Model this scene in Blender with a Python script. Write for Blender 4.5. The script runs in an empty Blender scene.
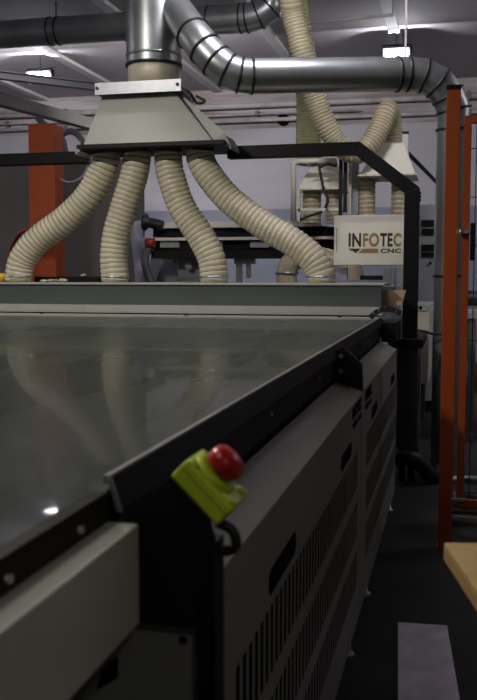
import bpy, bmesh, math, random
from mathutils import Vector, Matrix
random.seed(7)
S = bpy.context.scene
COL = S.collection
PI = math.pi

# ------------------------------------------------------------------ camera frame
F = 900.0
CAMZ = 1.22
PHI = math.atan(77 / F)
THETA = math.atan(218 * math.cos(PHI) / F)
CP = Vector((0, 0, CAMZ))
FW = Vector((-math.sin(THETA) * math.cos(PHI), math.cos(THETA) * math.cos(PHI), -math.sin(PHI)))
RT = Vector((math.cos(THETA), math.sin(THETA), 0))
UP = RT.cross(FW)

def at(px, py, X=None, Y=None, Z=None):
    """world point on the plane X=, Y= or Z= that is seen along the given picture direction (used to measure the place)"""
    d = FW * F + RT * (px - 238.5) - UP * (py - 350)
    if X is not None: t = X / d.x
    elif Y is not None: t = Y / d.y
    else: t = (Z - CAMZ) / d.z
    return CP + d * t

def size(p, pixels):
    return pixels * (p - CP).dot(FW) / F

cam_d = bpy.data.cameras.new('camera')
cam = bpy.data.objects.new('camera', cam_d); COL.objects.link(cam)
cam.location = CP
cam.rotation_euler = FW.to_track_quat('-Z', 'Y').to_euler()
cam_d.sensor_fit = 'VERTICAL'; cam_d.sensor_height = 36.0; cam_d.sensor_width = 24.53
cam_d.lens = F / 700 * 36
cam_d.clip_start = 0.02
cam_d.dof.use_dof = True
cam_d.dof.focus_distance = 6.2
cam_d.dof.aperture_fstop = 8.5
S.camera = cam

# ------------------------------------------------------------------ materials
def mat(name, col, rough=.5, metal=0., var=.0, vscale=8., bump=0., bscale=60., emit=None, estr=0., coat=0., spec=.5, stretch=None, trans=0.):
    m = bpy.data.materials.new(name); m.use_nodes = True
    nt = m.node_tree; b = nt.nodes['Principled BSDF']
    b.inputs['Base Color'].default_value = (*col, 1)
    b.inputs['Roughness'].default_value = rough
    b.inputs['Metallic'].default_value = metal
    b.inputs['Specular IOR Level'].default_value = spec
    b.inputs['Coat Weight'].default_value = coat
    if emit:
        b.inputs['Emission Color'].default_value = (*emit, 1); b.inputs['Emission Strength'].default_value = estr
    tc = nt.nodes.new('ShaderNodeTexCoord')
    src = tc.outputs['Object']
    if stretch:
        mp = nt.nodes.new('ShaderNodeMapping'); mp.inputs['Scale'].default_value = stretch
        nt.links.new(src, mp.inputs['Vector']); src = mp.outputs['Vector']
    if var > 0:
        n = nt.nodes.new('ShaderNodeTexNoise'); n.inputs['Scale'].default_value = vscale; n.inputs['Detail'].default_value = 6
        nt.links.new(src, n.inputs['Vector'])
        r = nt.nodes.new('ShaderNodeValToRGB')
        r.color_ramp.elements[0].position = .3; r.color_ramp.elements[1].position = .7
        r.color_ramp.elements[0].color = (*[max(0, c * (1 - var)) for c in col], 1)
        r.color_ramp.elements[1].color = (*[min(1, c * (1 + var)) for c in col], 1)
        nt.links.new(n.outputs['Fac'], r.inputs['Fac']); nt.links.new(r.outputs['Color'], b.inputs['Base Color'])
        mr = nt.nodes.new('ShaderNodeMapRange')
        mr.inputs['To Min'].default_value = max(.02, rough * (1 - var * .7)); mr.inputs['To Max'].default_value = min(1, rough * (1 + var * .7))
        nt.links.new(n.outputs['Fac'], mr.inputs['Value']); nt.links.new(mr.outputs['Result'], b.inputs['Roughness'])
    if bump > 0:
        n2 = nt.nodes.new('ShaderNodeTexNoise'); n2.inputs['Scale'].default_value = bscale; n2.inputs['Detail'].default_value = 4
        nt.links.new(src, n2.inputs['Vector'])
        bp = nt.nodes.new('ShaderNodeBump'); bp.inputs['Strength'].default_value = bump; bp.inputs['Distance'].default_value = .01
        nt.links.new(n2.outputs['Fac'], bp.inputs['Height']); nt.links.new(bp.outputs['Normal'], b.inputs['Normal'])
    return m

M = dict(
    duct=mat('galvanised_steel', (.38, .40, .41), .37, .85, .14, 5, stretch=(1, 1, 1)),
    duct_band=mat('dark_seam_steel', (.035, .035, .04), .45, .6),
    hood=mat('grey_enamel', (.33, .335, .31), .45, 0, .05, 3),
    white_steel=mat('white_powder_coat', (.70, .66, .55), .45, 0, .06, 4),
    zinc=mat('bright_bracket_steel', (.42, .42, .46), .4, .5, .1, 20),
    hose=mat('cream_hose_film', (.60, .545, .41), .4, 0, .12, 9),
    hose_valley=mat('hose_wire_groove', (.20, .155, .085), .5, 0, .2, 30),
    hose2=mat('old_yellow_hose_film', (.47, .415, .27), .4, 0, .14, 9),
    hose3=mat('greenish_hose_film', (.46, .45, .22), .4, 0, .14, 9),
    black=mat('black_powder_coat', (.006, .006, .007), .5, 0, .1, 20, spec=.2),
    satin=mat('black_satin_plate', (.013, .011, .009), .6, 0, .3, 6, spec=.15),
    dark=mat('dark_interior', (.004, .004, .004), .9, spec=.05),
    cab=mat('grey_cabinet_paint', (.25, .237, .20), .5, 0, .05, 3, bump=.03, bscale=300),
    cabcut=mat('cut_out_opening', (.004, .004, .004), .9, spec=.05),
    beam=mat('off_white_frame_paint', (.62, .61, .55), .5, 0, .04, 6),
    rail=mat('blue_grey_rail_paint', (.072, .084, .084), .45, 0, .06, 4),
    railtop=mat('pale_rail_top_paint', (.36, .36, .335), .45, 0, .08, 6),
    panel=mat('grey_green_panel_paint', (.22, .22, .19), .5, 0, .05, 6),
    orange=mat('orange_powder_coat', (.36, .060, .006), .45, 0, .06, 6),
    orangecol=mat('dark_orange_paint', (.42, .070, .010), .5, 0, .10, 6),
    lime=mat('lime_plastic', (.46, .60, .02), .4),
    red=mat('red_plastic', (.42, .008, .008), .3),
    wood=mat('birch_plywood', (.46, .31, .12), .45, 0, .14, 6, stretch=(1, 12, 1)),
    ply_edge=mat('plywood_edge', (.36, .22, .09), .6, 0, .2, 10, stretch=(1, 1, 60)),
    lilac=mat('pale_lilac_plastic', (.26, .26, .34), .5, 0, .05, 5),
    bggrey=mat('light_grey_machine_paint', (.30, .32, .33), .45, 0, .04, 5),
    partition=mat('brown_grey_board', (.125, .108, .10), .6, 0, .08, 2),
    joist=mat('pale_ceiling_paint', (.70, .69, .67), .7, 0, .05, 3),
    tray=mat('dull_grey_steel', (.125, .12, .105), .55, .1, .1, 5),
    pipe=mat('painted_pipe', (.42, .39, .38), .6, 0, .2, 6),
    cable=mat('black_rubber', (.012, .012, .013), .5),
    greyhose=mat('grey_flex_conduit', (.10, .105, .11), .5),
    redcable=mat('red_cable', (.30, .03, .015), .5),
    yellow=mat('yellow_plastic', (.75, .50, .03), .5),
    paper=mat('off_white_scrap', (.60, .55, .46), .7, 0, .1, 20),
    mdf=mat('tan_board', (.50, .36, .20), .6, 0, .1, 10),
    bolt=mat('bolt_steel', (.45, .45, .44), .35, .8),
    gold=mat('gold_brown_opening', (.26, .18, .06), .5, 0, .2, 30),
    brown=mat('dark_brown_opening', (.022, .016, .012), .6),
    lamp=mat('led_lens', (1, 1, 1), .4, emit=(.86, .90, 1.0), estr=60),
    lampbody=mat('lamp_housing', (.012, .012, .014), .6, spec=.2),
    wire=mat('black_mesh_wire', (.02, .018, .02), .5),
)
M['orange_cap'] = M['black']

# table glass: dark green-grey, glossy, with smeared wipes
def table_mat():
    m = mat('smeared_table_surface', (.09, .105, .10), .3, 0, spec=.12, coat=.21)
    m.node_tree.nodes['Principled BSDF'].inputs['Coat Roughness'].default_value = .035
    nt = m.node_tree; b = nt.nodes['Principled BSDF']
    tc = nt.nodes.new('ShaderNodeTexCoord')
    mp = nt.nodes.new('ShaderNodeMapping'); mp.inputs['Rotation'].default_value = (0, 0, .5); mp.inputs['Scale'].default_value = (3.0, .55, 1)
    nt.links.new(tc.outputs['Object'], mp.inputs['Vector'])
    n = nt.nodes.new('ShaderNodeTexNoise'); n.inputs['Scale'].default_value = 1.3; n.inputs['Detail'].default_value = 3; n.inputs['Distortion'].default_value = .5
    nt.links.new(mp.outputs['Vector'], n.inputs['Vector'])
    r = nt.nodes.new('ShaderNodeValToRGB')
    r.color_ramp.elements[0].position = .25; r.color_ramp.elements[0].color = (.008, .017, .015, 1)
    r.color_ramp.elements[1].position = .80; r.color_ramp.elements[1].color = (.042, .048, .040, 1)
    nt.links.new(n.outputs['Fac'], r.inputs['Fac']); nt.links.new(r.outputs['Color'], b.inputs['Base Color'])
    mr = nt.nodes.new('ShaderNodeMapRange'); mr.inputs['From Min'].default_value = .3; mr.inputs['From Max'].default_value = .7
    mr.inputs['To Min'].default_value = .24; mr.inputs['To Max'].default_value = .34
    nt.links.new(n.outputs['Fac'], mr.inputs['Value']); nt.links.new(mr.outputs['Result'], b.inputs['Roughness'])
    return m
M['table'] = table_mat()

def wall_mat():
    m = mat('plaster_wall', (.34, .33, .37), .75)
    nt = m.node_tree; b = nt.nodes['Principled BSDF']
    g = nt.nodes.new('ShaderNodeNewGeometry'); sx = nt.nodes.new('ShaderNodeSeparateXYZ')
    nt.links.new(g.outputs['Position'], sx.inputs['Vector'])
    def step(z):
        a = nt.nodes.new('ShaderNodeMath'); a.operation = 'GREATER_THAN'; a.inputs[1].default_value = z
        nt.links.new(sx.outputs['Z'], a.inputs[0]); return a
    st = step(2.02)
    n = nt.nodes.new('ShaderNodeTexNoise'); n.inputs['Scale'].default_value = 1.3; n.inputs['Detail'].default_value = 8
    mp = nt.nodes.new('ShaderNodeMapping'); mp.inputs['Scale'].default_value = (.6, .6, 6)
    nt.links.new(g.outputs['Position'], mp.inputs['Vector']); nt.links.new(mp.outputs['Vector'], n.inputs['Vector'])
    up = nt.nodes.new('ShaderNodeMix'); up.data_type = 'RGBA'
    up.inputs['A'].default_value = (.36, .35, .375, 1); up.inputs['B'].default_value = (.42, .41, .43, 1)
    nt.links.new(n.outputs['Fac'], up.inputs['Factor'])
    mix = nt.nodes.new('ShaderNodeMix'); mix.data_type = 'RGBA'
    mix.inputs['A'].default_value = (.20, .215, .265, 1)
    nt.links.new(up.outputs['Result'], mix.inputs['B']); nt.links.new(st.outputs[0], mix.inputs['Factor'])
    # stained, flaking band at the top of the wall
    rr = nt.nodes.new('ShaderNodeValToRGB'); rr.color_ramp.elements[0].position = .40; rr.color_ramp.elements[1].position = .62
    rr.color_ramp.elements[0].color = (.24, .19, .165, 1); rr.color_ramp.elements[1].color = (.42, .39, .40, 1)
    nt.links.new(n.outputs['Fac'], rr.inputs['Fac'])
    s2 = step(3.02)
    m2 = nt.nodes.new('ShaderNodeMix'); m2.data_type = 'RGBA'
    nt.links.new(mix.outputs['Result'], m2.inputs['A']); nt.links.new(rr.outputs['Color'], m2.inputs['B']); nt.links.new(s2.outputs[0], m2.inputs['Factor'])
    nt.links.new(m2.outputs['Result'], b.inputs['Base Color'])
    return m
M['wall'] = wall_mat()
M['ceiling'] = mat('ceiling_paint', (.50, .46, .47), .8, 0, .06, 1.2, bump=.1, bscale=12)
M['floor'] = mat('concrete_floor', (.034, .033, .030), .7, 0, .3, 5, bump=.08, bscale=50, spec=.2)
M['plate'] = mat('pale_lilac_plate', (.78, .75, .95), .33, .2, .16, 14, bump=.10, bscale=60)

# ------------------------------------------------------------------ mesh helpers
def link(name, bm, m, parent=None, smooth=False, bevel=0, recalc=True):
    if recalc: bmesh.ops.recalc_face_normals(bm, faces=bm.faces)
    me = bpy.data.meshes.new(name); bm.to_mesh(me); bm.free()
    for mm in (m if isinstance(m, (list, tuple)) else [m]): me.materials.append(mm)
    if smooth:
        for p in me.polygons: p.use_smooth = True
    o = bpy.data.objects.new(name, me); COL.objects.link(o)
    if parent:
        o.parent = parent
        o.matrix_parent_inverse = Matrix.Translation(-parent.location)
    if bevel:
        b = o.modifiers.new('bevel', 'BEVEL'); b.width = bevel; b.segments = 2; b.limit_method = 'ANGLE'
    return o

def thing(name, label, cat, loc=(0, 0, 0), group=None):
    o = bpy.data.objects.new(name, None); o.empty_display_size = .1; COL.objects.link(o)
    o.location = loc
    return tag(o, label, cat, group)

def tag(o, label, cat, group=None):
    o['label'] = label; o['category'] = cat
    if group: o['group'] = group
    return o

def structure(o, label=None):
    o['kind'] = 'structure'
    if label: o['label'] = label
    return o

def NB(): return bmesh.new()

def box(bm, x0, x1, y0, y1, z0, z1):
    v = [bm.verts.new(p) for p in ((x0, y0, z0), (x1, y0, z0), (x1, y1, z0), (x0, y1, z0), (x0, y0, z1), (x1, y0, z1), (x1, y1, z1), (x0, y1, z1))]
    for f in ((0, 1, 2, 3), (4, 5, 6, 7), (0, 1, 5, 4), (1, 2, 6, 5), (2, 3, 7, 6), (3, 0, 4, 7)): bm.faces.new([v[i] for i in f])
    return bm

def prism(bm, pts, vec, mi=0):
    """extrude a closed 3-D polygon by a vector"""
    vec = Vector(vec)
    a = [bm.verts.new(p) for p in pts]; b = [bm.verts.new(Vector(p) + vec) for p in pts]
    n = len(pts)
    fs = [bm.faces.new(a), bm.faces.new(b)]
    for i in range(n): fs.append(bm.faces.new((a[i], a[(i + 1) % n], b[(i + 1) % n], b[i])))
    for f in fs: f.material_index = mi
    return bm

def loft(bm, A, B, capA=True, capB=True):
    a = [bm.verts.new(p) for p in A]; b = [bm.verts.new(p) for p in B]; n = len(A)
    for i in range(n): bm.faces.new((a[i], a[(i + 1) % n], b[(i + 1) % n], b[i]))
    if capA: bm.faces.new(a)
    if capB: bm.faces.new(b)
    return bm

def tube(bm, pts, r, n=16, cap=True, mis=None):
    """sweep a circle along points; r number or list; mis material index per span"""
    pts = [Vector(p) for p in pts]; k = len(pts)
    rs = r if isinstance(r, (list, tuple)) else [r] * k
    T = []
    for i in range(k):
        a = (pts[i] - pts[i - 1]).normalized() if i else (pts[1] - pts[0]).normalized()
        b = (pts[i + 1] - pts[i]).normalized() if i < k - 1 else a
        t = (a + b); T.append(t.normalized() if t.length > 1e-6 else a)
    ref = Vector((0, 0, 1)) if abs(T[0].z) < .9 else Vector((0, 1, 0))
    u = T[0].cross(ref).normalized()
    rings = []
    for i in range(k):
        u = (u - T[i] * u.dot(T[i])).normalized(); w = T[i].cross(u)
        rings.append([bm.verts.new(pts[i] + (u * math.cos(2 * PI * j / n) + w * math.sin(2 * PI * j / n)) * rs[i]) for j in range(n)])
    for i in range(k - 1):
        for j in range(n):
            f = bm.faces.new((rings[i][j], rings[i][(j + 1) % n], rings[i + 1][(j + 1) % n], rings[i + 1][j]))
            f.smooth = True
            if mis: f.material_index = mis[i]
    if cap:
        bm.faces.new(rings[0]); bm.faces.new(rings[-1])
    return bm

def catmull(P, step):
    P = [Vector(p) for p in P]
    Q = [P[0] * 2 - P[1]] + P + [P[-1] * 2 - P[-2]]
    dense = []
    for i in range(1, len(Q) - 2):
        for s in range(40):
            t = s / 40
            p0, p1, p2, p3 = Q[i - 1:i + 3]
            dense.append(.5 * ((2 * p1) + (-p0 + p2) * t + (2 * p0 - 5 * p1 + 4 * p2 - p3) * t * t + (-p0 + 3 * p1 - 3 * p2 + p3) * t ** 3))
    dense.append(P[-1])
    L = [0]
    for a, b in zip(dense, dense[1:]): L.append(L[-1] + (b - a).length)
    n = max(2, round(L[-1] / step)); out = []; j = 0
    for i in range(n + 1):
        s = L[-1] * i / n
        while j < len(L) - 2 and L[j + 1] < s: j += 1
        f = (s - L[j]) / max(1e-9, L[j + 1] - L[j])
        out.append(dense[j].lerp(dense[j + 1], min(1, f)))
    return out

def cyl(bm, a, b, r, n=16): return tube(bm, [a, b], r, n)

def corrugated(name, ctrl, r, parent, film='hose', pitch=.030, n=28, depth=.05):
    """ribbed flexible hose: bulging film between sunken wire turns"""
    pts = catmull(ctrl, pitch / 6)
    prof = [.0, .7, 1.0, 1.0, 1.0, .7]
    rs = [r * (1 - depth + depth * prof[i % 6]) for i in range(len(pts))]
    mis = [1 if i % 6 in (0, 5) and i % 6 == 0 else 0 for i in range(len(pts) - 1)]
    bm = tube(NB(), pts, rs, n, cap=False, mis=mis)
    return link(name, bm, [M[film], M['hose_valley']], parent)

def ring(name, c, d, r, w, m, parent, n=28):
    d = Vector(d).normalized(); c = Vector(c)
    bm = NB(); pts = [c - d * w / 2, c - d * w / 2, c + d * w / 2, c + d * w / 2]
    tube(bm, [c - d * w / 2, c + d * w / 2], r, n)
    return link(name, bm, m, parent)

def text_mesh(name, body, origin, xdir, ydir, height, width, m, parent, depth=.004, bold=.04):
    cu = bpy.data.curves.new(name, 'FONT'); cu.body = body; cu.size = 1; cu.extrude = .02; cu.offset = bold; cu.space_character = 1.08
    t = bpy.data.objects.new(name, cu); COL.objects.link(t)
    bpy.context.view_layer.update()
    me = bpy.data.meshes.new_from_object(t.evaluated_get(bpy.context.evaluated_depsgraph_get()))
    bpy.data.objects.remove(t)
    xs = [v.co.x for v in me.vertices]; ys = [v.co.y for v in me.vertices]
    x0, x1, y0, y1 = min(xs), max(xs), min(ys), max(ys)
    xdir = Vector(xdir).normalized(); ydir = Vector(ydir).normalized(); nz = xdir.cross(ydir)
    for v in me.vertices:
        a = (v.co.x - x0) / (x1 - x0) * width; b = (v.co.y - y0) / (y1 - y0) * height; c = (v.co.z / .02) * depth
        v.co = Vector(origin) + xdir * a + ydir * b + nz * c
    me.materials.clear(); me.materials.append(m)
    o = bpy.data.objects.new(name, me); COL.objects.link(o)
    if parent: o.parent = parent; o.matrix_parent_inverse = Matrix.Translation(-parent.location)
    return o

# ------------------------------------------------------------------ room
XL, XR, YF, YB, ZC = -7.5, 4.0, -3.0, 11.2, 3.52
structure(link('floor', box(NB(), XL, XR, YF, YB, -.1, 0), M['floor']), 'dark concrete workshop floor')
structure(link('ceiling', box(NB(), XL, XR, YF, YB, ZC, ZC + .1), M['ceiling']), 'dull lilac grey ceiling')
structure(link('wall_back', box(NB(), XL, XR, YB, YB + .1, 0, ZC), M['wall']), 'pale plaster wall with blue grey lower half')
structure(link('wall_left', box(NB(), XL - .1, XL, YF, YB, 0, ZC), M['wall']))
structure(link('wall_right', box(NB(), XR, XR + .1, YF, YB, 0, ZC), M['wall']))
structure(link('wall_front', box(NB(), XL, XR, YF - .1, YF, 0, ZC), M['wall']))
for i, x in enumerate((-5.33, -4.15, -2.97, -1.80, -.62, .56, 1.74)):
    structure(link('trim_%d' % (i + 1), box(NB(), x - .05, x + .05, YF, YB, ZC - .035, ZC), M['joist']), 'pale strip running along the ceiling')

# pipes high on the back wall
wp = 'pipes along the top of the back wall'
for i, (z, r, x0, x1, lab) in enumerate((
    (3.30, .035, -7.3, 3.9, 'upper painted pipe running along the top of the back wall'),
    (3.12, .025, -7.3, 3.9, 'lower painted pipe running along the top of the back wall'),
    (3.20, .014, -7.3, -1.2, 'thin conduit running between the two wall pipes'))):
    b = cyl(NB(), (x0, YB - .06 - r, z), (x1, YB - .06 - r, z - .02), r, 10)
    p = thing('wall_pipe', lab, 'pipe', (x0, YB - .06, z), wp)
    link('pipe_run', b, M['pipe'], p)
    for k in range(6):
        xx = x0 + .6 + k * (x1 - x0 - 1) / 6
        link('pipe_clip', box(NB(), xx - .02, xx + .02, YB - .08 - 2 * r, YB, z - r - .02, z + r + .01), M['tray'], p)
p = at(283.5, 120, Y=YB)
v = thing('wall_vent', 'round black vent hole high on the back wall', 'vent', (p.x, YB, p.z))
link('vent_opening', cyl(NB(), (p.x, YB - .03, p.z), (p.x, YB + .0, p.z), size(p, 6), 20), M['dark'], v)
link('vent_bar', box(NB(), p.x - size(p, 6.5), p.x + size(p, 6.5), YB - .035, YB - .031, p.z - .012, p.z + .012), M['pipe'], v)

# ------------------------------------------------------------------ ceiling steelwork on the left
def bar(name, a, b, w, h, m, label, cat, hang=True, flange=True):
    a = Vector(a); b = Vector(b); d = (b - a).normalized(); s = Vector((d.y, -d.x, 0)).normalized()
    t = thing(name, label, cat, a)
    bm = NB(); up = Vector((0, 0, 1))
    if flange:
        prism(bm, [a - s * w / 2, a + s * w / 2, a + s * w / 2 + up * .012, a - s * w / 2 + up * .012], b - a)
        prism(bm, [a - s * .006 + up * .012, a + s * .006 + up * .012, a + s * .006 + up * (h - .012), a - s * .006 + up * (h - .012)], b - a)
        prism(bm, [a - s * w / 2 + up * (h - .012), a + s * w / 2 + up * (h - .012), a + s * w / 2 + up * h, a - s * w / 2 + up * h], b - a)
    else:
        prism(bm, [a - s * w / 2, a + s * w / 2, a + s * w / 2 + up * h, a - s * w / 2 + up * h], b - a)
    link('beam_section', bm, m, t)
    if hang:
        for f in (.03, .97):
            q = a.lerp(b, f)
            link('hanger_rod', cyl(NB(), q + up * h, (q.x, q.y, ZC), .006, 8), M['cable'], t)
    return t
a = at(-60, 90, Z=2.62); b = at(150, 145, Z=2.62)
bar('ceiling_beam', a, b, .10, .10, M['tray'], 'low grey steel beam hung at the left, above the orange column', 'beam', flange=False)
a = at(-60, 72, Z=3.18); b = at(152, 97, Z=3.18)
bar('ceiling_beam', a, b, .09, .08, M['cable'], 'upper thin steel beam crossing just below the left lamp', 'beam')

# conduit under the ceiling
a = at(300, 23.5, Z=ZC - .16); b = at(393, 15, Y=a.y)
t = thing('ceiling_conduit', 'thin straight conduit under the ceiling, right of the ribbed hose', 'pipe', a)
link('conduit_pipe', tube(NB(), [a, b], .016, 10), M['pipe'], t)
for q in (a, b): link('hanger_rod', cyl(NB(), q, (q.x, q.y, ZC), .008, 8), M['pipe'], t)
a = at(52, -8, Z=ZC - .03); b = at(82, 4, Z=ZC - .03)

# ------------------------------------------------------------------ lamps
def flood(px, py, Y, label, energy, tiltx=.0, w=.30, h=.11, lens='lamp'):
    p = at(px, py, Y=Y)
    t = thing('floodlight', label, 'lamp', p, 'white floodlights')
    R = Matrix.Translation(p) @ Matrix.Rotation(tiltx, 4, 'X')
    def bx(x0, x1, y0, y1, z0, z1):
        bm = box(NB(), x0, x1, y0, y1, z0, z1); bmesh.ops.transform(bm, matrix=R, verts=bm.verts); return bm
    link('housing', bx(-w / 2 - .02, w / 2 + .02, -.02, .05, -h / 2 - .02, h / 2 + .02), M['lampbody'], t, bevel=.005)
    link('lens', bx(-w / 2, w / 2, -.028, -.02, -h / 2, h / 2), M[lens], t)
    bm = NB()
    for s in (-1, 1):
        tube(bm, [R @ Vector((s * (w / 2 + .03), .01, 0)), R @ Vector((s * (w / 2 + .03), .06, h * .7))], .006, 8)
    tube(bm, [R @ Vector((-w / 2 - .03, .06, h * .7)), R @ Vector((w / 2 + .03, .06, h * .7))], .006, 8)
    top = R @ Vector((0, .06, h * .7)); tube(bm, [top, (top.x, top.y, ZC)], .004, 8)
    link('mounting_bracket', bm, M['lampbody'], t)
    L = bpy.data.lights.new('floodlight_light', 'AREA'); L.shape = 'RECTANGLE'; L.size = w; L.size_y = h; L.energy = energy; L.color = (.88, .91, 1)
    lo = bpy.data.objects.new('floodlight_light', L); COL.objects.link(lo)
    lo.matrix_world = R @ Matrix.Translation((0, -.035, 0)) @ Matrix.Rotation(PI / 2, 4, 'X')
    lo.parent = t; lo.matrix_parent_inverse = Matrix.Translation(-p)
    return t
flood(40, 76.5, 9.0, 'white floodlight burning at the left below the ceiling', 75, .55, w=.25, h=.10)
flood(396.5, 54, 8.9, 'white floodlight burning at the right just above the long duct', 75, .55, w=.22, h=.10)

def pendant(x, y, down, up, col, size_, label):
    z = ZC - .42
    t = thing('pendant_lamp', label, 'lamp', (x, y, z), 'pendant lamps over the workshop')
    link('housing', box(NB(), x - size_ / 2, x + size_ / 2, y - .12, y + .12, z, z + .03), M['lampbody'], t, bevel=.004)
    for s in (-1, 1):
        link('hanging_wire', cyl(NB(), (x + s * size_ * .4, y, z + .03), (x + s * size_ * .4, y, ZC), .004, 6), M['cable'], t)
    for e, dz, rx in ((down, -.012, 0), (up, .045, PI)):  # the upward light is added to brighten the ceiling
        if e <= 0: continue
        L = bpy.data.lights.new('pendant_light', 'AREA'); L.shape = 'RECTANGLE'; L.size = size_; L.size_y = .22; L.energy = e; L.color = col
        lo = bpy.data.objects.new('pendant_light', L); COL.objects.link(lo); lo.location = (x, y, z + dz); lo.rotation_euler = (rx, 0, 0)
        lo.parent = t; lo.matrix_parent_inverse = Matrix.Translation(-t.location)
LAMPS = [(-2.4, 2.6, 95, 30, (1, .955, .86), .30, 'pendant lamp above the long flat table'),
         (-6.6, 4.6, 60, 30, (.93, .93, 1), .9, 'unseen fill lamp added near the left wall'),  # unseen fill lamp, added for the left side and the ceiling
         (2.4, 6.0, 14, 20, (.92, .93, 1), .6, 'unseen fill lamp added to the right beyond the gate'),  # unseen fill lamp, added for the right background
         (-1.2, .1, 12, 2, (1, .96, .88), .5, 'pendant lamp above the near end of the table'),
         (1.3, -1.5, 12, 2, (1, .95, .86), .5, 'unseen fill lamp added behind the camera')]
for a_ in LAMPS: pendant(*a_)
def fill_flood(x, y, e, label, tilt=74, sz=.6):  # unseen lamp added to brighten the back of the room
    z = ZC - .16
    t = thing('added_fill_lamp', label, 'lamp', (x, y, z), 'unseen fill lamps added for the back of the room')
    R = Matrix.Translation((x, y, z)) @ Matrix.Rotation(math.radians(tilt), 4, 'X')
    bm = box(NB(), -sz / 2, sz / 2, -.1, .1, 0, .03); bmesh.ops.transform(bm, matrix=R, verts=bm.verts)
    link('housing', bm, M['lampbody'], t)
    link('mounting_bracket', cyl(NB(), (x, y - .01, z), (x, y - .01, ZC), .01, 8), M['lampbody'], t)
    L = bpy.data.lights.new('added_fill_light', 'AREA'); L.shape = 'RECTANGLE'; L.size = sz; L.size_y = .18; L.energy = e; L.color = (.97, .94, 1)
    lo = bpy.data.objects.new('added_fill_light', L); COL.objects.link(lo); lo.matrix_world = R @ Matrix.Translation((0, 0, -.012))
    lo.parent = t; lo.matrix_parent_inverse = Matrix.Translation(-t.location)
fill_flood(-4.7, 7.75, 58, 'unseen fill lamp added to light the left part of the back wall')
fill_flood(-2.7, 7.75, 50, 'fill lamp added out of sight behind the main duct, turned to the back wall', sz=.4)
fill_flood(-.9, 4.6, 34, 'unseen fill lamp added to light the rear machine and back wall', tilt=62)  # added front light for the rear hoods and pipe frame
fill_flood(1.6, 6.3, 32, 'unseen fill lamp added to light the right part of the back wall')

# ------------------------------------------------------------------ main router table
HL = at(108, 478, Z=.98)             # near end of the raised edge plate
XT = -.389; Y0 = HL.y; YE = 5.02
T = thing('cnc_router_table', 'long flat machine table with dark glossy top and black edge', 'machine', (-2.2, 3, 0))
link('table_top', box(NB(), -3.75, XT - .006, -.3, YE, .935, .965), M['table'], T)
# near edge extrusion with grooves
bm = NB()
box(bm, XT - .020, XT, -.3, Y0 - .01, .931, .9665)
link('edge_extrusion', bm, M['satin'], T, bevel=.001)
for px, py in ((3, 567), (76, 538)):
    q = at(px, py, X=XT - .004)
    link('bolt', cyl(NB(), (XT - .012, q.y, .945), (XT + .004, q.y, .945), .0045, 12), M['bolt'], T)
# raised edge plate (leans slightly outwards)
bm = NB()
prism(bm, [(XT - .003, Y0, .980), (XT, Y0, .980), (XT + .012, Y0, .943), (XT + .009, Y0, .943)], (0, 4.98 - Y0, 0))
link('edge_plate', bm, M['satin'], T)
link('edge_trim', box(NB(), XT - .010, XT - .002, Y0 - .002, 4.98, .974, .983), M['bolt'], T)
bm = NB(); prism(bm, [(XT - .004, Y0 - .004, .981), (XT + .001, Y0 - .004, .981), (XT + .014, Y0 - .004, .941), (XT + .008, Y0 - .004, .941)], (0, .004, 0))
link('edge_trim', bm, M['bolt'], T)
link('side_beam', box(NB(), XT - .12, XT + .004, Y0 + .012, 5.0, .875, .95), M['satin'], T, bevel=.002)
link('side_beam', box(NB(), XT - .12, XT - .012, Y0 + .012, 5.0, .78, .875), M['black'], T)
_pl = at(402, 250, Y=5.2).x
link('corner_plate', box(NB(), XT + .006, _pl, 4.80, 5.19, .855, .958), M['black'], T, bevel=.002)
# bolts on the beam
for y in (1.9, 2.6, 3.4, 4.1):
    link('bolt', cyl(NB(), (XT, y, .915), (XT + .007, y, .915), .005, 10), M['bolt'], T)
# body under the top
link('base_frame', box(NB(), -3.75, XT - .13, -.2, 5.3, .12, .93), M['dark'], T)
for x in (-3.6, -.75):
    for y in (-.1, 2.5, 5.1):
        link('leg', cyl(NB(), (x, y, 0), (x, y, .12), .04, 14), M['black'], T)
# white box beam along the near side
link('near_side_rail', box(NB(), -.412, -.353, -.3, Y0 - .006, .81, .930), M['beam'], T, bevel=.003)
# end wall of the near corner, facing the camera
bm = NB(); yp = Y0 + .03
prism(bm, [(-.60, yp, .10), (-.290, yp, .10), (-.290, yp, .84), (-.60, yp, .84)], (0, .006, 0))
link('end_panel', bm, M['panel'], T)
q = at(183, 640, Y=yp)
link('hole', cyl(NB(), (q.x, yp - .001, q.z), (q.x, yp + .001, q.z), .0055, 12), M['dark'], T)
a = at(97, 690, Y=yp); b = at(118, 655, Y=yp)
link('slot', prism(NB(), [(a.x, yp - .002, a.z), (a.x + .008, yp - .002, a.z + .028), (b.x, yp - .002, b.z), (b.x, yp - .002, b.z - .028)], (0, .003, 0)), M['dark'], T)
# black mounting plate carrying the switch
pts = [at(x, y, Y=Y0 + .012) for x, y in ((140, 623), (197, 629), (197, 760), (215, 760), (214, 540), (210, 526), (169, 480), (150, 492), (126, 512), (139, 530))]
link('switch_mounting_plate', prism(NB(), pts, (0, .008, 0)), M['black'], T)
pp = [at(x, y, Y=Y0 + .012) for x, y in ((197, 545), (214, 545), (215, 760), (197, 760))]
link('corner_post', prism(NB(), pp, (0, .045, 0)), M['black'], T)
q0, q1 = at(169, 477, Y=Y0 + .01), at(211, 522, Y=Y0 + .01)
dn = (q1 - q0).normalized()
link('switch_shelf', prism(NB(), [q0, q1, q1 + Vector((-.004, 0, -.004)), q0 + Vector((-.004, 0, -.004))], (0, .075, 0)), M['black'], T)

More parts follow.
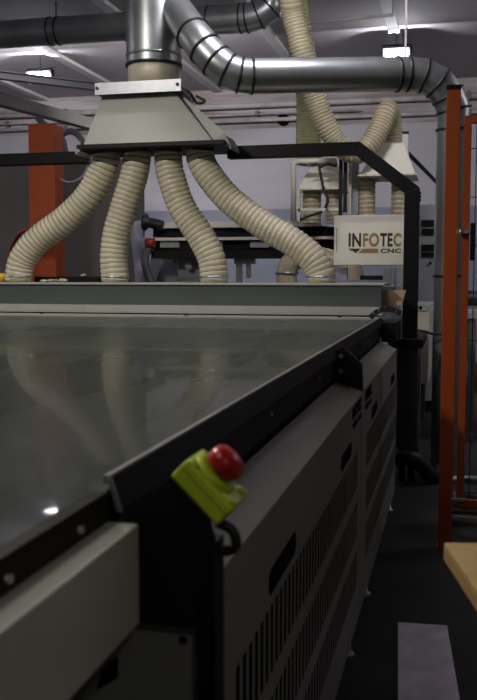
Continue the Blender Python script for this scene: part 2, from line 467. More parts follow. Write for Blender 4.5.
# ------------------------------------------------------------------ emergency stop
nrm = Vector((-dn.z, 0, dn.x)); ln = .080; th = .030; wd = .072
c0 = q0 + nrm * .001
E = thing('emergency_stop_switch', 'lime green emergency stop box with red button on the table corner', 'switch', c0 + dn * ln / 2 + Vector((0, wd / 2, 0)))
def eb(u0, u1, y0, y1, n0, n1):
    bm = NB()
    P = lambda u, y, n: c0 + dn * u + Vector((0, y, 0)) + nrm * n
    loft(bm, [P(u0, y0, n0), P(u1, y0, n0), P(u1, y1, n0), P(u0, y1, n0)], [P(u0, y0, n1), P(u1, y0, n1), P(u1, y1, n1), P(u0, y1, n1)])
    return bm
link('housing', eb(0, ln, 0, wd, 0, th), M['lime'], E, bevel=.004)
link('lid_seam', eb(-.0006, ln + .0006, -.0006, wd + .0006, .018, .0188), M['hose_valley'], E)
cc = c0 + dn * (ln * .42) + Vector((0, wd / 2, 0)) + nrm * th
link('collar', tube(NB(), [cc - nrm * .001, cc + nrm * .003, cc + nrm * .006], [.030, .030, .024], 32), M['lime'], E)
link('stem', cyl(NB(), cc, cc + nrm * .018, .011, 20), M['red'], E)
bprof = [(.008, .012), (.010, .021), (.018, .0235), (.026, .0225), (.032, .018), (.035, .009), (.036, .001)]
link('button', tube(NB(), [cc + nrm * h for h, r in bprof], [r for h, r in bprof], 32), M['red'], E)
for u in (.010, ln - .010):
    for y in (.010, wd - .010):
        s = c0 + dn * u + Vector((0, y, 0)) + nrm * th
        link('corner_screw', cyl(NB(), s - nrm * .001, s + nrm * (.004 if u > .03 else .002), .006, 14), M['lime'], E)
g = [at(x, y, Y=Y0 + .05) for x, y in ((217, 522), (232, 530), (236, 545), (226, 551), (214, 548), (205, 560))]
tag(link('switch_cable', tube(NB(), catmull(g, .004), .0065, 12), M['cable']), 'short black cable looping below the lime switch box', 'cable')
g = [at(x, y, X=-.28) for x, y in ((212, 560), (217, 590), (214, 604))]

# ------------------------------------------------------------------ side cabinets
YJ = at(361.6, 393, X=-.30).y
YC2 = at(396.5, 347, X=-.30).y
XC = -.300
def cabinet(y0, y1, vy0, vy1, slots, logo_y, label):
    t = thing('side_cabinet', label, 'cabinet', (XC - .04, (y0 + y1) / 2, 0), 'vented cabinets along the table side')
    # folded sheet: face with vent holes
    zb, zt = .055, .820
    ys = {y0, y1}; zs = {zb, zt}
    n = int((vy1 - vy0) / .042); cols = [(vy0 + i * .042, vy0 + i * .042 + .027) for i in range(n)]
    rows = [(.524, .647), (.360, .480), (.195, .315)]
    for a, b in cols: ys |= {a, b}
    for a, b in rows: zs |= {a, b}
    ys = sorted(ys); zs = sorted(zs); bm = NB(); vs = {}
    def V(y, z):
        if (y, z) not in vs: vs[(y, z)] = bm.verts.new((XC, y, z))
        return vs[(y, z)]
    for a, b in zip(ys, ys[1:]):
        hole_c = any(abs(a - c[0]) < 1e-6 for c in cols)
        for c, d in zip(zs, zs[1:]):
            if hole_c and any(abs(c - r[0]) < 1e-6 for r in rows): continue
            bm.faces.new((V(a, c), V(b, c), V(b, d), V(a, d)))
    o = link('vented_panel', bm, M['cab'], t, recalc=False)
    so = o.modifiers.new('sheet', 'SOLIDIFY'); so.thickness = .0008; so.offset = -1
    # sloped top and return
    bm = NB()
    prism(bm, [(XC, y0, zt), (-.386, y0, .857), (-.386, y0, .852), (XC - .004, y0, zt - .003)], (0, y1 - y0, 0))
    link('sloped_top', bm, M['cab'], t)
    for yy in (y0, y1 - .003):
        bm = NB()
        prism(bm, [(XC - .004, yy, zb), (XC - .004, yy, zt - .004), (-.386, yy, .852), (-.386, yy, zb)], (0, .003, 0))
        link('end_sheet', bm, M['cab'], t)
    link('inner_body', box(NB(), -.500, XC - .045, y0 + .01, y1 - .01, .07, .76), M['dark'], t)
    for (a, b) in slots:
        zc = .690; h = .023; k = min(.020, (b - a) * .3); P_ = []
        for cy, cz, a0_ in ((b - k, zc + h - .018, 0), (a + k, zc + h - .018, 90), (a + k, zc - h + .018, 180), (b - k, zc - h + .018, 270)):
            for q_ in range(0, 91, 18):
                an = math.radians(a0_ + q_); P_.append((XC - .001, cy + k * math.cos(an), cz + .018 * math.sin(an)))
        link('handle_slot', prism(NB(), P_, (.0015, 0, 0)), M['cabcut'], t)
    ly0, ly1 = logo_y
    text_mesh('logo_text', 'INFOTEC', (XC + .0005, ly0, .770), (0, 1, 0), (0, 0, 1), .040, ly1 - ly0, M['cabcut'], t, .001, .03)
    text_mesh('logo_text', 'CNC', (XC + .0005, ly0 + (ly1 - ly0) * .6, .740), (0, 1, 0), (0, 0, 1), .020, (ly1 - ly0) * .4, M['cabcut'], t, .001, .03)
    link('logo_bar', prism(NB(), [(XC - .001, ly0, .760), (XC - .001, ly0 + (ly1 - ly0) * .5, .760), (XC - .001, ly0 + (ly1 - ly0) * .5, .740), (XC - .001, ly0 + .03, .740)], (.0025, 0, 0)), M['cabcut'], t)
    for y in (y0 + .35, y1 - .20):
        link('levelling_foot', tube(NB(), [(XC - .012, y, 0), (XC - .012, y, .012), (XC - .012, y, .014), (XC - .012, y, .056)], [.022, .018, .008, .008], 16), M['bolt'], t)
        link('levelling_foot', tube(NB(), [(XC - .15, y, 0), (XC - .15, y, .012), (XC - .15, y, .014), (XC - .15, y, .08)], [.022, .018, .008, .008], 16), M['bolt'], t)
    return t
sl = lambda x: at(x, 500, X=XC).y
cabinet(Y0 + .075, YJ - .004, sl(236), sl(358.5), [(sl(269), sl(296)), (sl(340.6), sl(351))], (sl(351.5), sl(360)), 'near grey side cabinet with rows of vertical vent slots')
cabinet(YJ + .004, YC2, sl(366), sl(395), [(sl(370.5), sl(376)), (sl(389), sl(392.6))], (sl(364), sl(370)), 'far grey side cabinet beyond the black bracket')

# black bracket between the cabinets
pts = [at(x, y, Y=YJ) for x, y in ((334, 352), (343, 347), (362, 364), (363, 391.5), (338, 383), (334, 380))]
br = thing('support_bracket', 'black bolted bracket standing out between the two side cabinets', 'bracket', pts[4])
link('bracket_plate', prism(NB(), pts, (0, .016, 0)), M['black'], br, bevel=.001)
for x, y in ((341, 356), (341, 371), (335.5, 356)):
    q = at(x, y, Y=YJ); link('bolt', cyl(NB(), q + Vector((0, -.006, 0)), q, .008, 10), M['bolt'], br)

# ------------------------------------------------------------------ far rail and plenum
YR = 5.06
RX1 = at(381, 295, Y=YR).x
R_ = thing('rear_rail', 'blue grey box rail across the far end of the table', 'rail', (-2.2, YR, .97))
zt = at(200, 285, Y=YR).z; zb = at(200, 305.5, Y=YR).z
link('front_face', box(NB(), -3.75, RX1, YR, YR + .05, zb, zt), M['rail'], R_)
link('top_flange', box(NB(), -3.75, RX1 + .02, YR - .012, YR + .42, zt, zt + .012), M['railtop'], R_, bevel=.002)
link('lower_ledge', box(NB(), -3.75, RX1 + .02, YR - .16, YR + .1, .966, .978), M['railtop'], R_)
link('lower_ledge', box(NB(), -3.75, RX1 + .01, YR - .04, YR + .3, .985, zb), M['railtop'], R_)
link('gap_shade_strip', box(NB(), -3.75, RX1, YR - .06, YR + .2, .978, .985), M['dark'], R_)  # black strip standing in for the shaded gap between the ledges
link('rear_body', box(NB(), -3.75, RX1 - .02, YR + .05, YR + .40, .966, zt), M['rail'], R_)
for x in (-.62, -1.5, -2.4):
    link('bolt', cyl(NB(), (x, YR - .12, .978), (x, YR - .12, .982), .012, 12), M['dark'], R_)
ZR = zt + .012
# edge clutter at the rail's right end
q = at(383, 305, Y=YR + .15); q2 = at(406, 289, Y=YR + .6)
tag(link('board_offcut', prism(NB(), [at(383, 307, Y=YR + .1), at(402, 305, Y=YR + .1), at(406, 290, Y=YR + .1), at(383, 290.5, Y=YR + .1)], (0, .012, 0)), M['mdf']), 'small tan board lying beside the rail end', 'board')
g = [at(x, y, Y=YR - .25) for x, y in ((370, 318), (378, 311), (390, 309), (402, 314))]
cb = thing('cable_chain', 'black cable chain lying across the table corner at the gantry post', 'cable chain', g[0])
pts = catmull(g, .03)
for i in range(len(pts) - 1):
    a, b = pts[i], pts[i].lerp(pts[i + 1], .8)
    bm = NB(); d = (b - a).normalized(); u = Vector((-d.z, 0, d.x))
    loft(bm, [a + u * .014, a - u * .014, a - u * .014 + Vector((0, .05, 0)), a + u * .014 + Vector((0, .05, 0))], [b + u * .014, b - u * .014, b - u * .014 + Vector((0, .05, 0)), b + u * .014 + Vector((0, .05, 0))])
    link('chain_link', bm, M['cable'], cb)

# ------------------------------------------------------------------ gantry frame (black tubes)
YG = 5.30
pl = at(403.5, 250, Y=YG).x; pr = at(418.5, 250, Y=YG).x
zbt = at(300, 143.5, Y=YG).z; zbb = at(300, 156, Y=YG).z
GF = thing('gantry_frame', 'black square tube frame spanning the table with a cut corner', 'frame', (pl, YG, .8))
xk = at(360, 147, Y=YG).x; zk = at(417, 189, Y=YG).z
dpt = .08
def fr(name, pts): return link(name, prism(NB(), pts, (0, dpt, 0)), M['black'], GF, bevel=.003)
hr = at(227, 150, Y=YG).x; hl_ = at(86, 150, Y=YG).x
fr('cross_beam', [(hr, YG, zbb), (xk - .03, YG, zbb), (xk, YG, zbt), (hr, YG, zbt)])
fr('cross_beam', [(-3.9, YG, zbb), (hl_, YG, zbb), (hl_, YG, zbt), (-3.9, YG, zbt)])
fr('corner_brace', [(xk - .03, YG, zbb), (pl, YG, zk - .02), (pr, YG, zk + .01), (xk, YG, zbt)])
zpost = at(410, 338, Y=YG).z
fr('post', [(pl, YG, zpost), (pr, YG, zpost), (pr, YG, zk + .01), (pl, YG, zk - .02)])
fr('post', [(-3.9, YG, 0), (-3.81, YG, 0), (-3.81, YG, zbb), (-3.9, YG, zbb)])
for k in range(3):
    z = zk - .02 - k * .02
    link('bolt', cyl(NB(), (pr, YG + .04, z), (pr + .008, YG + .04, z), .008, 10), M['black'], GF)
# column under the post
XCa = at(397, 400, Y=YG - .05).x; XCb = at(417, 400, Y=YG - .05).x
CC = thing('end_cabinet', 'narrow dark cabinet under the black gantry post', 'cabinet', ((XCa + XCb) / 2, YG, 0))
z0 = at(405, 449, Y=YG - .05).z; z1 = at(405, 347, Y=YG - .05).z
link('body', box(NB(), XCa, XCb, YG - .05, YG + .55, z0, z1), M['rail'], CC)
link('side_slot', box(NB(), XCb, XCb + .003, YG + .15, YG + .2, .45, .72), M['dark'], CC)
link('top_plate', box(NB(), XCa - .03, XCb + .03, YG - .10, YG + .55, z1, zpost), M['black'], CC, bevel=.003)
for x in (XCa + .03, XCb - .03):
    for y in (YG, YG + .48): link('leg', cyl(NB(), (x, y, 0), (x, y, z0), .02, 12), M['black'], CC)
a = at(396, 460, Y=YG - .1); b = at(430, 464, Y=YG - .1)
tag(link('floor_hose', tube(NB(), catmull([a, (a + b) / 2 + Vector((0, 0, .02)), b + Vector((.02, .1, -.1)), Vector((b.x + .05, b.y + .2, .07))], .02),   .045, 16), M['cable']), 'dark flexible hose low behind the far side cabinet', 'hose')

# ------------------------------------------------------------------ extraction hood
YH0, YH1 = 5.02, 5.42
bl = at(83, 143, Y=YH0); brr = at(213, 143, Y=YH0); tl = at(102, 94, Y=YH0 + .06); tr = at(175, 94, Y=YH0 + .06)
zb_, zt_ = bl.z * .5 + brr.z * .5, tl.z * .5 + tr.z * .5
HD = thing('extraction_hood', 'grey tapered extraction hood hanging over the table with four hoses', 'hood', ((bl.x + brr.x) / 2, 5.22, zb_))
rect = lambda x0, x1, y0, y1, z: [(x0, y0, z), (x1, y0, z), (x1, y1, z), (x0, y1, z)]
link('hood_shell', loft(NB(), rect(bl.x, brr.x, YH0, YH1, zb_), rect(tl.x, tr.x, YH0 + .06, YH1 - .06, zt_)), M['hood'], HD, bevel=.004)
link('base_plate', box(NB(), bl.x - .03, brr.x + .07, YH0 - .03, YH1 + .03, zb_ - .022, zb_), M['black'], HD)
link('side_wing', prism(NB(), [(brr.x + .005, YH0 + .02, zb_), (brr.x + .07, YH0 + .02, zb_), (brr.x + .06, YH0 + .02, zb_ + .05), (tr.x + .02, YH0 + .08, zt_)], (0, .012, 0)), M['hood'], HD)
tl2 = at(95, 92, Y=YH0); tr2 = at(181, 92, Y=YH0); tz = at(138, 81, Y=YH0).z
link('top_flange', box(NB(), tl2.x, tr2.x, YH0 + .0, YH1, zt_, zt_ + .006), M['zinc'], HD)
link('flange_lip', box(NB(), tl2.x, tr2.x, YH0 - .002, YH0 + .003, zt_ - .006, tz), M['zinc'], HD)
for x in (tl2.x + .015, tr2.x - .02):
    link('bolt', cyl(NB(), (x, YH0 - .008, tz - .03), (x, YH0, tz - .03), .010, 10), M['cable'], HD)
for sx, xx in ((-1, bl.x - .03), (1, brr.x + .07)):
    link('end_bracket', prism(NB(), [(xx, YH0 + .02, zb_ + .03), (xx + sx * .03, YH0 + .02, zb_ - .03), (xx + sx * .03, YH0 + .02, zb_ - .05), (xx, YH0 + .02, zb_ - .03)], (0, .2, 0)), M['hood'], HD)
vc = at(154, 60, Y=5.22)
RV = size(vc, 55) / 2
link('neck', tube(NB(), [(vc.x, 5.22, zt_), (vc.x, 5.22, zt_ + .30)], RV * .95, 40), M['hose'], HD)
g = [at(x, y, Y=YH0 + .15) for x, y in ((181, 88), (190, 93), (197, 103), (205, 101), (196, 96))]
tag(link('power_cable', tube(NB(), catmull(g, .01), .008, 10), M['cable']), 'short black cable curled on the hood shoulder', 'cable')

# vertical main duct
zn = at(154, 67, Y=5.22).z
D1 = thing('main_duct', 'wide vertical galvanised duct rising above the hood', 'duct', (vc.x, 5.22, zn))
link('duct_pipe', tube(NB(), [(vc.x, 5.22, zn), (vc.x, 5.22, ZC)], RV, 48, cap=False), M['duct'], D1)
for dz, rr_ in ((.005, .006), (.06, .004)):
    ring('clamp_ring', (vc.x, 5.22, zn + dz), (0, 0, 1), RV + rr_, .014, M['duct'] if dz > .03 else M['duct_band'], D1, 48)

# branch duct
def duct(name, label, pts, r, bands, group=None, band_mat='duct_band'):
    t = thing(name, label, 'duct', pts[0], group)
    link('duct_pipe', tube(NB(), pts, r, 40, cap=False), M['duct'], t)
    pts = [Vector(p) for p in pts]
    for i, f in bands:
        a, b = pts[i], pts[i + 1]; c = a.lerp(b, f)
        if f == 0 and i > 0: d = ((b - a).normalized() + (pts[i] - pts[i - 1]).normalized())
        else: d = b - a
        ring('clamp_ring', c, d, r + .006, .013, M[band_mat], t, 40)
    return t
YD = 5.12
P = [at(176, 10, Y=5.18), at(193, 34, Y=5.02), at(205, 49, Y=4.98), at(216, 61, Y=4.98), at(228, 70.5, Y=4.98), at(240, 75, Y=5.0), at(252, 76, Y=5.02)]
rb = size(P[-1], 34.5) / 2
e = at(408, 74, Y=5.36)
P += [e, at(424, 76, Y=5.38), at(438, 83, Y=5.40), at(447.5, 95, Y=5.42)]
vd = at(454, 110, Y=5.44)
P += [vd, Vector((vd.x, vd.y, .25)), Vector((vd.x, vd.y, 0.0))]
BD = duct('branch_duct', 'long galvanised duct from the hood bending down behind the orange post', P, rb,
     [(1, 0), (2, 0), (3, 0), (4, 0), (5, 0), (6, 0), (6, .93), (7, 0), (8, 0), (9, 0), (10, 0), (11, 0), (11, .06), (11, .5)])
b0 = at(405, 54, Y=5.3)
link('hanger_strap', box(NB(), b0.x - .006, b0.x + .006, 5.34, 5.36, e.z + rb - .02, ZC), M['pipe'], BD)
# rear duct
YQ = 7.3
A0 = at(-60, 35, Y=YQ); A1 = at(250, 21, Y=YQ)
zq = (A0.z + A1.z) / 2 * .0 + at(20, 33.5, Y=YQ).z
rq = size(at(60, 31, Y=YQ), 27) / 2
Q = [Vector((A0.x - .6, YQ, zq)), Vector((at(247, 22, Y=YQ).x, YQ, zq))]
ex = Q[-1]
for k, a_ in enumerate((22, 45, 67, 90)):
    a_ = math.radians(a_); Rr = .26
    Q.append(ex + Vector((Rr * math.sin(a_), 0, Rr * (1 - math.cos(a_)))))
Q.append(Vector((Q[-1].x, YQ, ZC)))
f1 = (at(51, 30, Y=YQ).x - Q[0].x) / (Q[1].x - Q[0].x); f2 = (at(59, 30, Y=YQ).x - Q[0].x) / (Q[1].x - Q[0].x)
f3 = (at(209, 30, Y=YQ).x - Q[0].x) / (Q[1].x - Q[0].x)
RD = duct('rear_duct', 'horizontal galvanised duct passing behind the main duct and bending up', Q, rq, [(0, f1), (0, f2), (0, f3), (0, .985), (1, 0), (2, 0), (3, 0), (4, 0)])
x = at(56, 10, Y=YQ).x
link('hanger_rod', cyl(NB(), (x, YQ, zq + rq), (x, YQ, ZC), .006, 8), M['cable'], RD)

# ------------------------------------------------------------------ four big hoses
YHs = 5.21
hoses = [
    ([(106, 151), (102, 172), (88, 197), (66, 219), (38, 240), (23, 259), (19, 275)], 'leftmost cream ribbed hose sweeping far left to the rail'),
    ([(137, 151), (134, 176), (125, 205), (117, 232), (114, 256), (115, 275)], 'second ribbed hose from the left, hanging nearly straight'),
    ([(168, 151), (171, 176), (182, 207), (200, 235), (211, 257), (214, 275)], 'third ribbed hose from the left, leaning right'),
    ([(200, 151), (207, 172), (229, 199), (262, 224), (294, 243), (314, 260), (321, 274)], 'rightmost cream ribbed hose sweeping right to the rail')]
for pp, lab in hoses:
    W = [at(x, y, Y=YHs) for x, y in pp]
    W[0].z = zb_ - .06
    bot = Vector((W[-1].x, YHs, ZR)); top = Vector((W[0].x, YHs, zb_ - .022))
    r = size(W[0], 28.5) / 2
    t = thing('ribbed_hose', lab, 'hose', bot, 'four cream hoses under the extraction hood')
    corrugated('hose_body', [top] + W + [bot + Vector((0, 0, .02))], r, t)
    link('cuff', tube(NB(), [bot, bot + Vector((0, 0, .055))], r * .96, 32), M['hose2'], t)
    ring('clamp_ring', bot + Vector((0, 0, .035)), (0, 0, 1), r * 1.01, .012, M['duct'], t, 32)
    ring('clamp_ring', top - Vector((0, 0, .012)), (0, 0, 1), r * 1.0, .018, M['duct'], t, 32)

# ------------------------------------------------------------------ scraps on top of the rail, left
tag(link('tool_tray', box(NB(), at(36, 283, Y=YR + .3).x, at(99, 283, Y=YR + .3).x, YR + .28, YR + .34, ZR, ZR + .035), M['black']), 'long black tray on the rail between the left two hoses', 'tray')
def lump(c, s, m, seed):
    random.seed(seed); bm = NB(); bmesh.ops.create_icosphere(bm, subdivisions=2, radius=1)
    for v in bm.verts:
        k = random.uniform(.7, 1.15); v.co = Vector((c[0] + v.co.x * s[0] * k, c[1] + v.co.y * s[1] * k, c[2] + v.co.z * s[2] * k))
    return bm
for i, (px, w, h, lab) in enumerate(((44, 4, 3, 'small pale scrap nearest the leftmost hose'), (53, 6, 3.4, 'wide pale scrap in the rail clutter'), (63, 5, 4, 'crumpled pale scrap at the middle of the rail clutter'), (84, 3, 3, 'pale lump on the black tray near the second hose'))):
    p = at(px, 281, Y=YR + .2 + (.11 if i == 3 else 0)); w_ = size(p, w) ; h_ = size(p, h) / 2
    zz = ZR + h_ * .9 + (.035 if i == 3 else 0)
    tag(link('scrap', lump((p.x, p.y, zz), (w_, .03, h_), 0, i + 3), M['paper']), lab, 'scrap', 'pale scraps on the rail')
p = at(1, 278, Y=YR + .25)
tag(link('yellow_grip', tube(NB(), [(p.x - .06, p.y, ZR + .03), (p.x - .03, p.y, ZR + .032), (p.x + .02, p.y, ZR + .03), (p.x + .03, p.y, ZR + .025)], [.02, .028, .028, .015], 14), M['yellow']), 'small yellow tool handle at the far left of the rail', 'tool')

# ------------------------------------------------------------------ background left: column, partition
YO = 6.6
a0 = at(27.5, 124, Y=YO); a1 = at(53.5, 124, Y=YO)
OC = thing('orange_column', 'wide dark orange column behind the leftmost hose', 'column', ((a0.x + a1.x) / 2, YO, 0))
link('column_body', box(NB(), a0.x, a1.x, YO, YO + .18, 0.02, a0.z), M['orangecol'], OC, bevel=.01)
link('base_plate', box(NB(), a0.x - .08, a1.x + .08, YO - .08, YO + .26, 0, .02), M['orangecol'], OC)
bm = NB()
link('side_strip', box(NB(), a0.x - .006, a0.x - .0005, YO + .02, YO + .05, .4, a0.z - .2), M['black'], OC)
g = [at(x, y, Y=YO + .25) for x, y in ((38, 118), (46, 126), (56, 130), (63, 142), (66, 160))]
tag(link('flex_conduit', tube(NB(), catmull(g, .03), size(g[0], 7) / 2, 14), M['greyhose']), 'grey flexible conduit arching over the orange column top', 'conduit')
g = [at(x, y, Y=YO + .5) for x, y in ((57, 168), (60, 140), (70, 131), (82, 140), (88, 160))]
tag(link('flex_conduit', tube(NB(), catmull(g, .03), size(g[0], 6) / 2, 14), M['greyhose']), 'second grey conduit arching right beside the hood', 'conduit')
g = [at(x, y, Y=YO - .1) for x, y in ((30, 228), (20, 233), (13, 244), (9, 262), (8, 290), (8, 400), (8, 470))]
tag(link('red_cable', tube(NB(), catmull(g, .03), .017, 10), M['redcable']), 'dark red cable curving down left of the orange column', 'cable')
g = [at(x, y, Y=YO + .1) for x, y in ((53, 172), (62, 180), (72, 182), (83, 176), (88, 166))]
tag(link('hanging_wire', tube(NB(), catmull(g, .03), .008, 8), M['pipe']), 'thin pale wire drooping right of the orange column', 'wire')
YP = 7.7
xr = at(143, 240, Y=YP).x; zp = at(143, 158, Y=YP).z
PT = thing('partition_board', 'brown grey partition board behind the left hoses', 'partition', (xr, YP, 0))
link('board', box(NB(), -7.2, xr, YP, YP + .05, .05, zp), M['partition'], PT)
link('edge_post', box(NB(), xr - .06, xr + .0, YP - .03, YP - .001, 0, zp), M['rail'], PT)
for x in (-6.8, -5, -3.3): link('foot', box(NB(), x - .04, x + .04, YP - .15, YP + .2, 0, .05), M['rail'], PT)

# ------------------------------------------------------------------ background machine
YM = 7.2
def mb(x0, y0, x1, y1, Y, dy, name, m, parent, bevel=0):
    a = at(x0, y0, Y=Y); b = at(x1, y1, Y=Y); zm0 = at((x0 + x1) / 2, y1, Y=Y).z; zm1 = at((x0 + x1) / 2, y0, Y=Y).z
    return link(name, box(NB(), a.x, b.x, Y, Y + dy, zm0, zm1), M[m], parent, bevel=bevel)
BG = thing('rear_gantry_machine', 'second machine with white and black horizontal gantry beam behind the hoses', 'machine', at(260, 250, Y=YM))
BG.location.z = 0
a = at(162, 222, Y=YM); b = at(327, 222, Y=YM); c = at(310, 222, Y=YM); z0 = at(240, 227.5, Y=YM).z; z1 = at(240, 221.5, Y=YM).z
link('top_cover', prism(NB(), [(a.x, YM - .05, z0), (b.x, YM - .05, z0), (c.x, YM - .05, z1), (a.x, YM - .05, z1)], (0, .5, 0)), M['white_steel'], BG)
mb(153, 227.5, 398, 236, YM, .4, 'bellows', 'black', BG)
mb(151, 236.6, 398, 239.6, YM - .05, .06, 'guide_strip', 'white_steel', BG)
mb(151, 239.6, 398, 249.5, YM, .35, 'beam_core', 'black', BG)
for x in (160, 203, 250, 300, 345): mb(x, 241, x + 19, 247.5, YM - .02, .02, 'cover_plate', 'bggrey', BG)
mb(151, 250, 398, 258, YM - .04, .34, 'lower_beam', 'satin', BG)
for x0, w_, y1 in ((236, 5, 284), (246, 3.5, 278)):
    mb(x0, 257, x0 + w_, y1, YM + .05, .06, 'spindle_rod', 'bolt', BG)
mb(234, 257, 253, 264, YM + .02, .1, 'spindle_mount', 'bggrey', BG)
mb(178, 258, 200, 284, YM + .2, .1, 'side_column', 'bggrey', BG)
mb(150, 258, 178, 330, YM + .35, .3, 'side_column', 'lilac', BG)
mb(160, 286, 396, 300, YM - .3, 1.2, 'rear_table', 'bggrey', BG)
mb(160, 300, 392, 330, YM - .2, 1.1, 'rear_body', 'lilac', BG)
lx = at(170, 330, Y=YM).x; rx = at(395, 330, Y=YM).x
zl = at(300, 330, Y=YM).z
for x in (lx, rx):
    for y in (YM - .1, YM + .9): link('leg', box(NB(), x - .05, x + .05, y, y + .1, 0, zl + .05), M['rail'], BG)
p = at(190, 266, Y=YM + .15); link('knob', cyl(NB(), p, p + Vector((0, -.05, 0)), .03, 14), M['bolt'], BG)
# cable hoses at the beam end
g = [at(x, y, Y=YM - .1) for x, y in ((144, 222), (152, 223), (162, 226))]
tag(link('black_conduit', tube(NB(), catmull(g, .02), [.07] * 2 + [.045] * (len(catmull(g, .02)) - 2), 16), M['cable']), 'short black conduit plug at the left end of the rear beam', 'conduit')
g = [at(x, y, Y=YM - .1) for x, y in ((150, 245), (145, 258), (148, 274), (156, 292))]
tag(link('grey_conduit', tube(NB(), catmull(g, .03), .035, 14), M['greyhose']), 'grey conduit hanging from the left end of the rear beam', 'conduit')
mk = at(151, 243, Y=YM - .12)
tag(link('red_connector', cyl(NB(), mk + Vector((-.04, 0, 0)), mk + Vector((.03, 0, 0)), .04, 16), M['redcable']), 'dark red connector at the left end of the rear beam', 'connector')
g = [at(x, y, Y=YP - .2) for x, y in ((134, 222), (138, 245), (141, 270), (142, 295))]
tag(link('blue_bag', tube(NB(), catmull(g, .04), .06, 12), M['lilac']), 'pale blue tube standing behind the second hose', 'tube')

# logo box
YX = 6.1
LB = thing('logo_cover_box', 'cream cover box with cut out lettering, left of the gantry post', 'cover', at(370, 268, Y=YX))
la = at(333.5, 215.5, Y=YX); lb = at(341, 215.5, Y=YX); lr = at(407, 215.5, Y=YX)
lz1 = at(370, 215, Y=YX).z; lz0 = at(370, 265, Y=YX).z
bm = NB()
prism(bm, [(la.x, YX + .035, lz0), (lb.x, YX, lz0), (lr.x, YX, lz0), (lr.x, YX + .3, lz0), (la.x, YX + .3, lz0)], (0, 0, lz1 - lz0))
link('box_shell', bm, M['white_steel'], LB, bevel=.002)
link('slit', prism(NB(), [(la.x + .018, YX + .020, lz0 + .09), (la.x + .022, YX + .0175, lz0 + .09), (la.x + .022, YX + .0175, lz1 - .08), (la.x + .018, YX + .020, lz1 - .08)], (0, -.001, 0)), M['hose_valley'], LB)
def seg(s, x0, x1, y0, y1, m):
    a = at(x0, y1, Y=YX - .001); b = at(x1, y1, Y=YX - .001); zz0 = at((x0+x1)/2, y1, Y=YX).z; zz1 = at((x0+x1)/2, y0, Y=YX).z
    text_mesh('logo_text', s, (a.x, YX - .0005, zz0), (1, 0, 0), (0, 0, 1), zz1 - zz0, b.x - a.x, M[m], LB, .0012, .035)
seg('IN', 348.5, 361, 233, 246.8, 'brown'); seg('FO', 362.8, 379, 233, 246.8, 'gold'); seg('TE', 380, 392.5, 233, 246.6, 'brown'); seg('C', 393.5, 401, 233, 246.6, 'gold')
seg('CNC', 380.5, 401, 248.6, 253, 'brown')
def lpoly(P, m): link('logo_bar', prism(NB(), [at(x, y, Y=YX + .0002) for x, y in P], (0, -.0018, 0)), M[m], LB)
lpoly([(348.5, 248.6), (351.5, 248.6), (351.5, 251.5)], 'brown')
lpoly([(350, 248.6), (361, 248.6), (355.5, 253.2)], 'brown')
lpoly([(362.5, 248.6), (378, 248.6), (378, 253), (358.5, 253)], 'gold')
link('support_arm', box(NB(), lb.x + .1, lr.x - .1, YX + .301, YM - .055, lz0 + .02, lz0 + .08), M['black'], LB)
# small frame pieces under the box
bm = NB()
mb(386, 268, 391, 287, YX - .2, .04, 'post', 'bggrey', LB)
mb(393, 268, 396, 287, YX - .2, .04, 'post', 'bolt', LB)
LT = thing('low_guard', 'pale lilac guard rails under the lettered box', 'guard', at(370, 285, Y=YX - .3))
mb(336, 268, 347, 283, YX + .05, .05, 'side_block', 'lilac', LT)
mb(383, 268, 389, 283, YX - .1, .05, 'side_block', 'lilac', LT)
mb(345, 280, 389, 285.5, YX - .12, .15, 'bar', 'lilac', LT)
mb(360, 275.5, 384, 280.5, YX - .05, .05, 'dark_gap', 'black', LT)
# cream arch pipe behind the fourth hose
g = [at(x, y, Y=7.03) for x, y in ((287, 285.6), (287, 271), (293, 261), (306, 257), (322, 258), (338, 263), (350, 269), (353, 277), (353, 285.6))]
AP = thing('arched_pipe', 'smooth cream arched pipe behind the rightmost hose', 'pipe', g[0])
link('pipe_body', tube(NB(), catmull(g, .03), size(g[0], 21) / 2, 24), M['hose2'], AP)
ring('clamp_ring', g[0] + Vector((0, 0, .10)), (0, 0, 1), size(g[0], 23) / 2, .02, M['duct'], AP)

# rear hoods
def small_hood(x0, x1, yb, t0, t1, yt, Y, dy, label, m):
    A = at(x0, yb, Y=Y); B = at(x1, yb, Y=Y); C = at(t0, yt, Y=Y); D = at(t1, yt, Y=Y)
    z0 = at((x0 + x1) / 2, yb, Y=Y).z; z1 = at((x0 + x1) / 2, yt, Y=Y).z
    t = thing('rear_hood', label, 'hood', ((A.x + B.x) / 2, Y + dy / 2, z0), 'rear hoods of the second machine')
    link('hood_shell', loft(NB(), rect(A.x, B.x, Y, Y + dy, z0), rect(C.x, D.x, Y + .08, Y + dy - .08, z1)), M[m], t, bevel=.003)
    link('base_flange', box(NB(), A.x - .01, B.x + .01, Y - .01, Y + dy + .01, z0 - .012, z0), M[m], t)
    return t, z0, z1
YS = 6.9
H1, hz0, hz1 = small_hood(298, 341, 188, 309, 337, 165, YS, .4, 'small white hood with two short hoses and white pipe frame', 'white_steel')
link('neck', tube(NB(), [at(322, 166, Y=YS + .2), at(322, 160, Y=YS + .2)], .12, 24), M['zinc'], H1)
def shorth(px, y0, y1, w, Y, label, film='hose2'):
    a = at(px, y0, Y=Y); b = at(px, y1, Y=Y); b = Vector((a.x, a.y, b.z))
    t = thing('short_hose', label, 'hose', b, 'short hoses under the rear hoods')
    corrugated('hose_body', [a, (a + b) / 2, b], size(a, w) / 2, t, film, pitch=.035, depth=.10)
    ring('clamp_ring', a - Vector((0, 0, .02)), (0, 0, 1), size(a, w) / 2 * 1.02, .03, M[film], t)
    return t
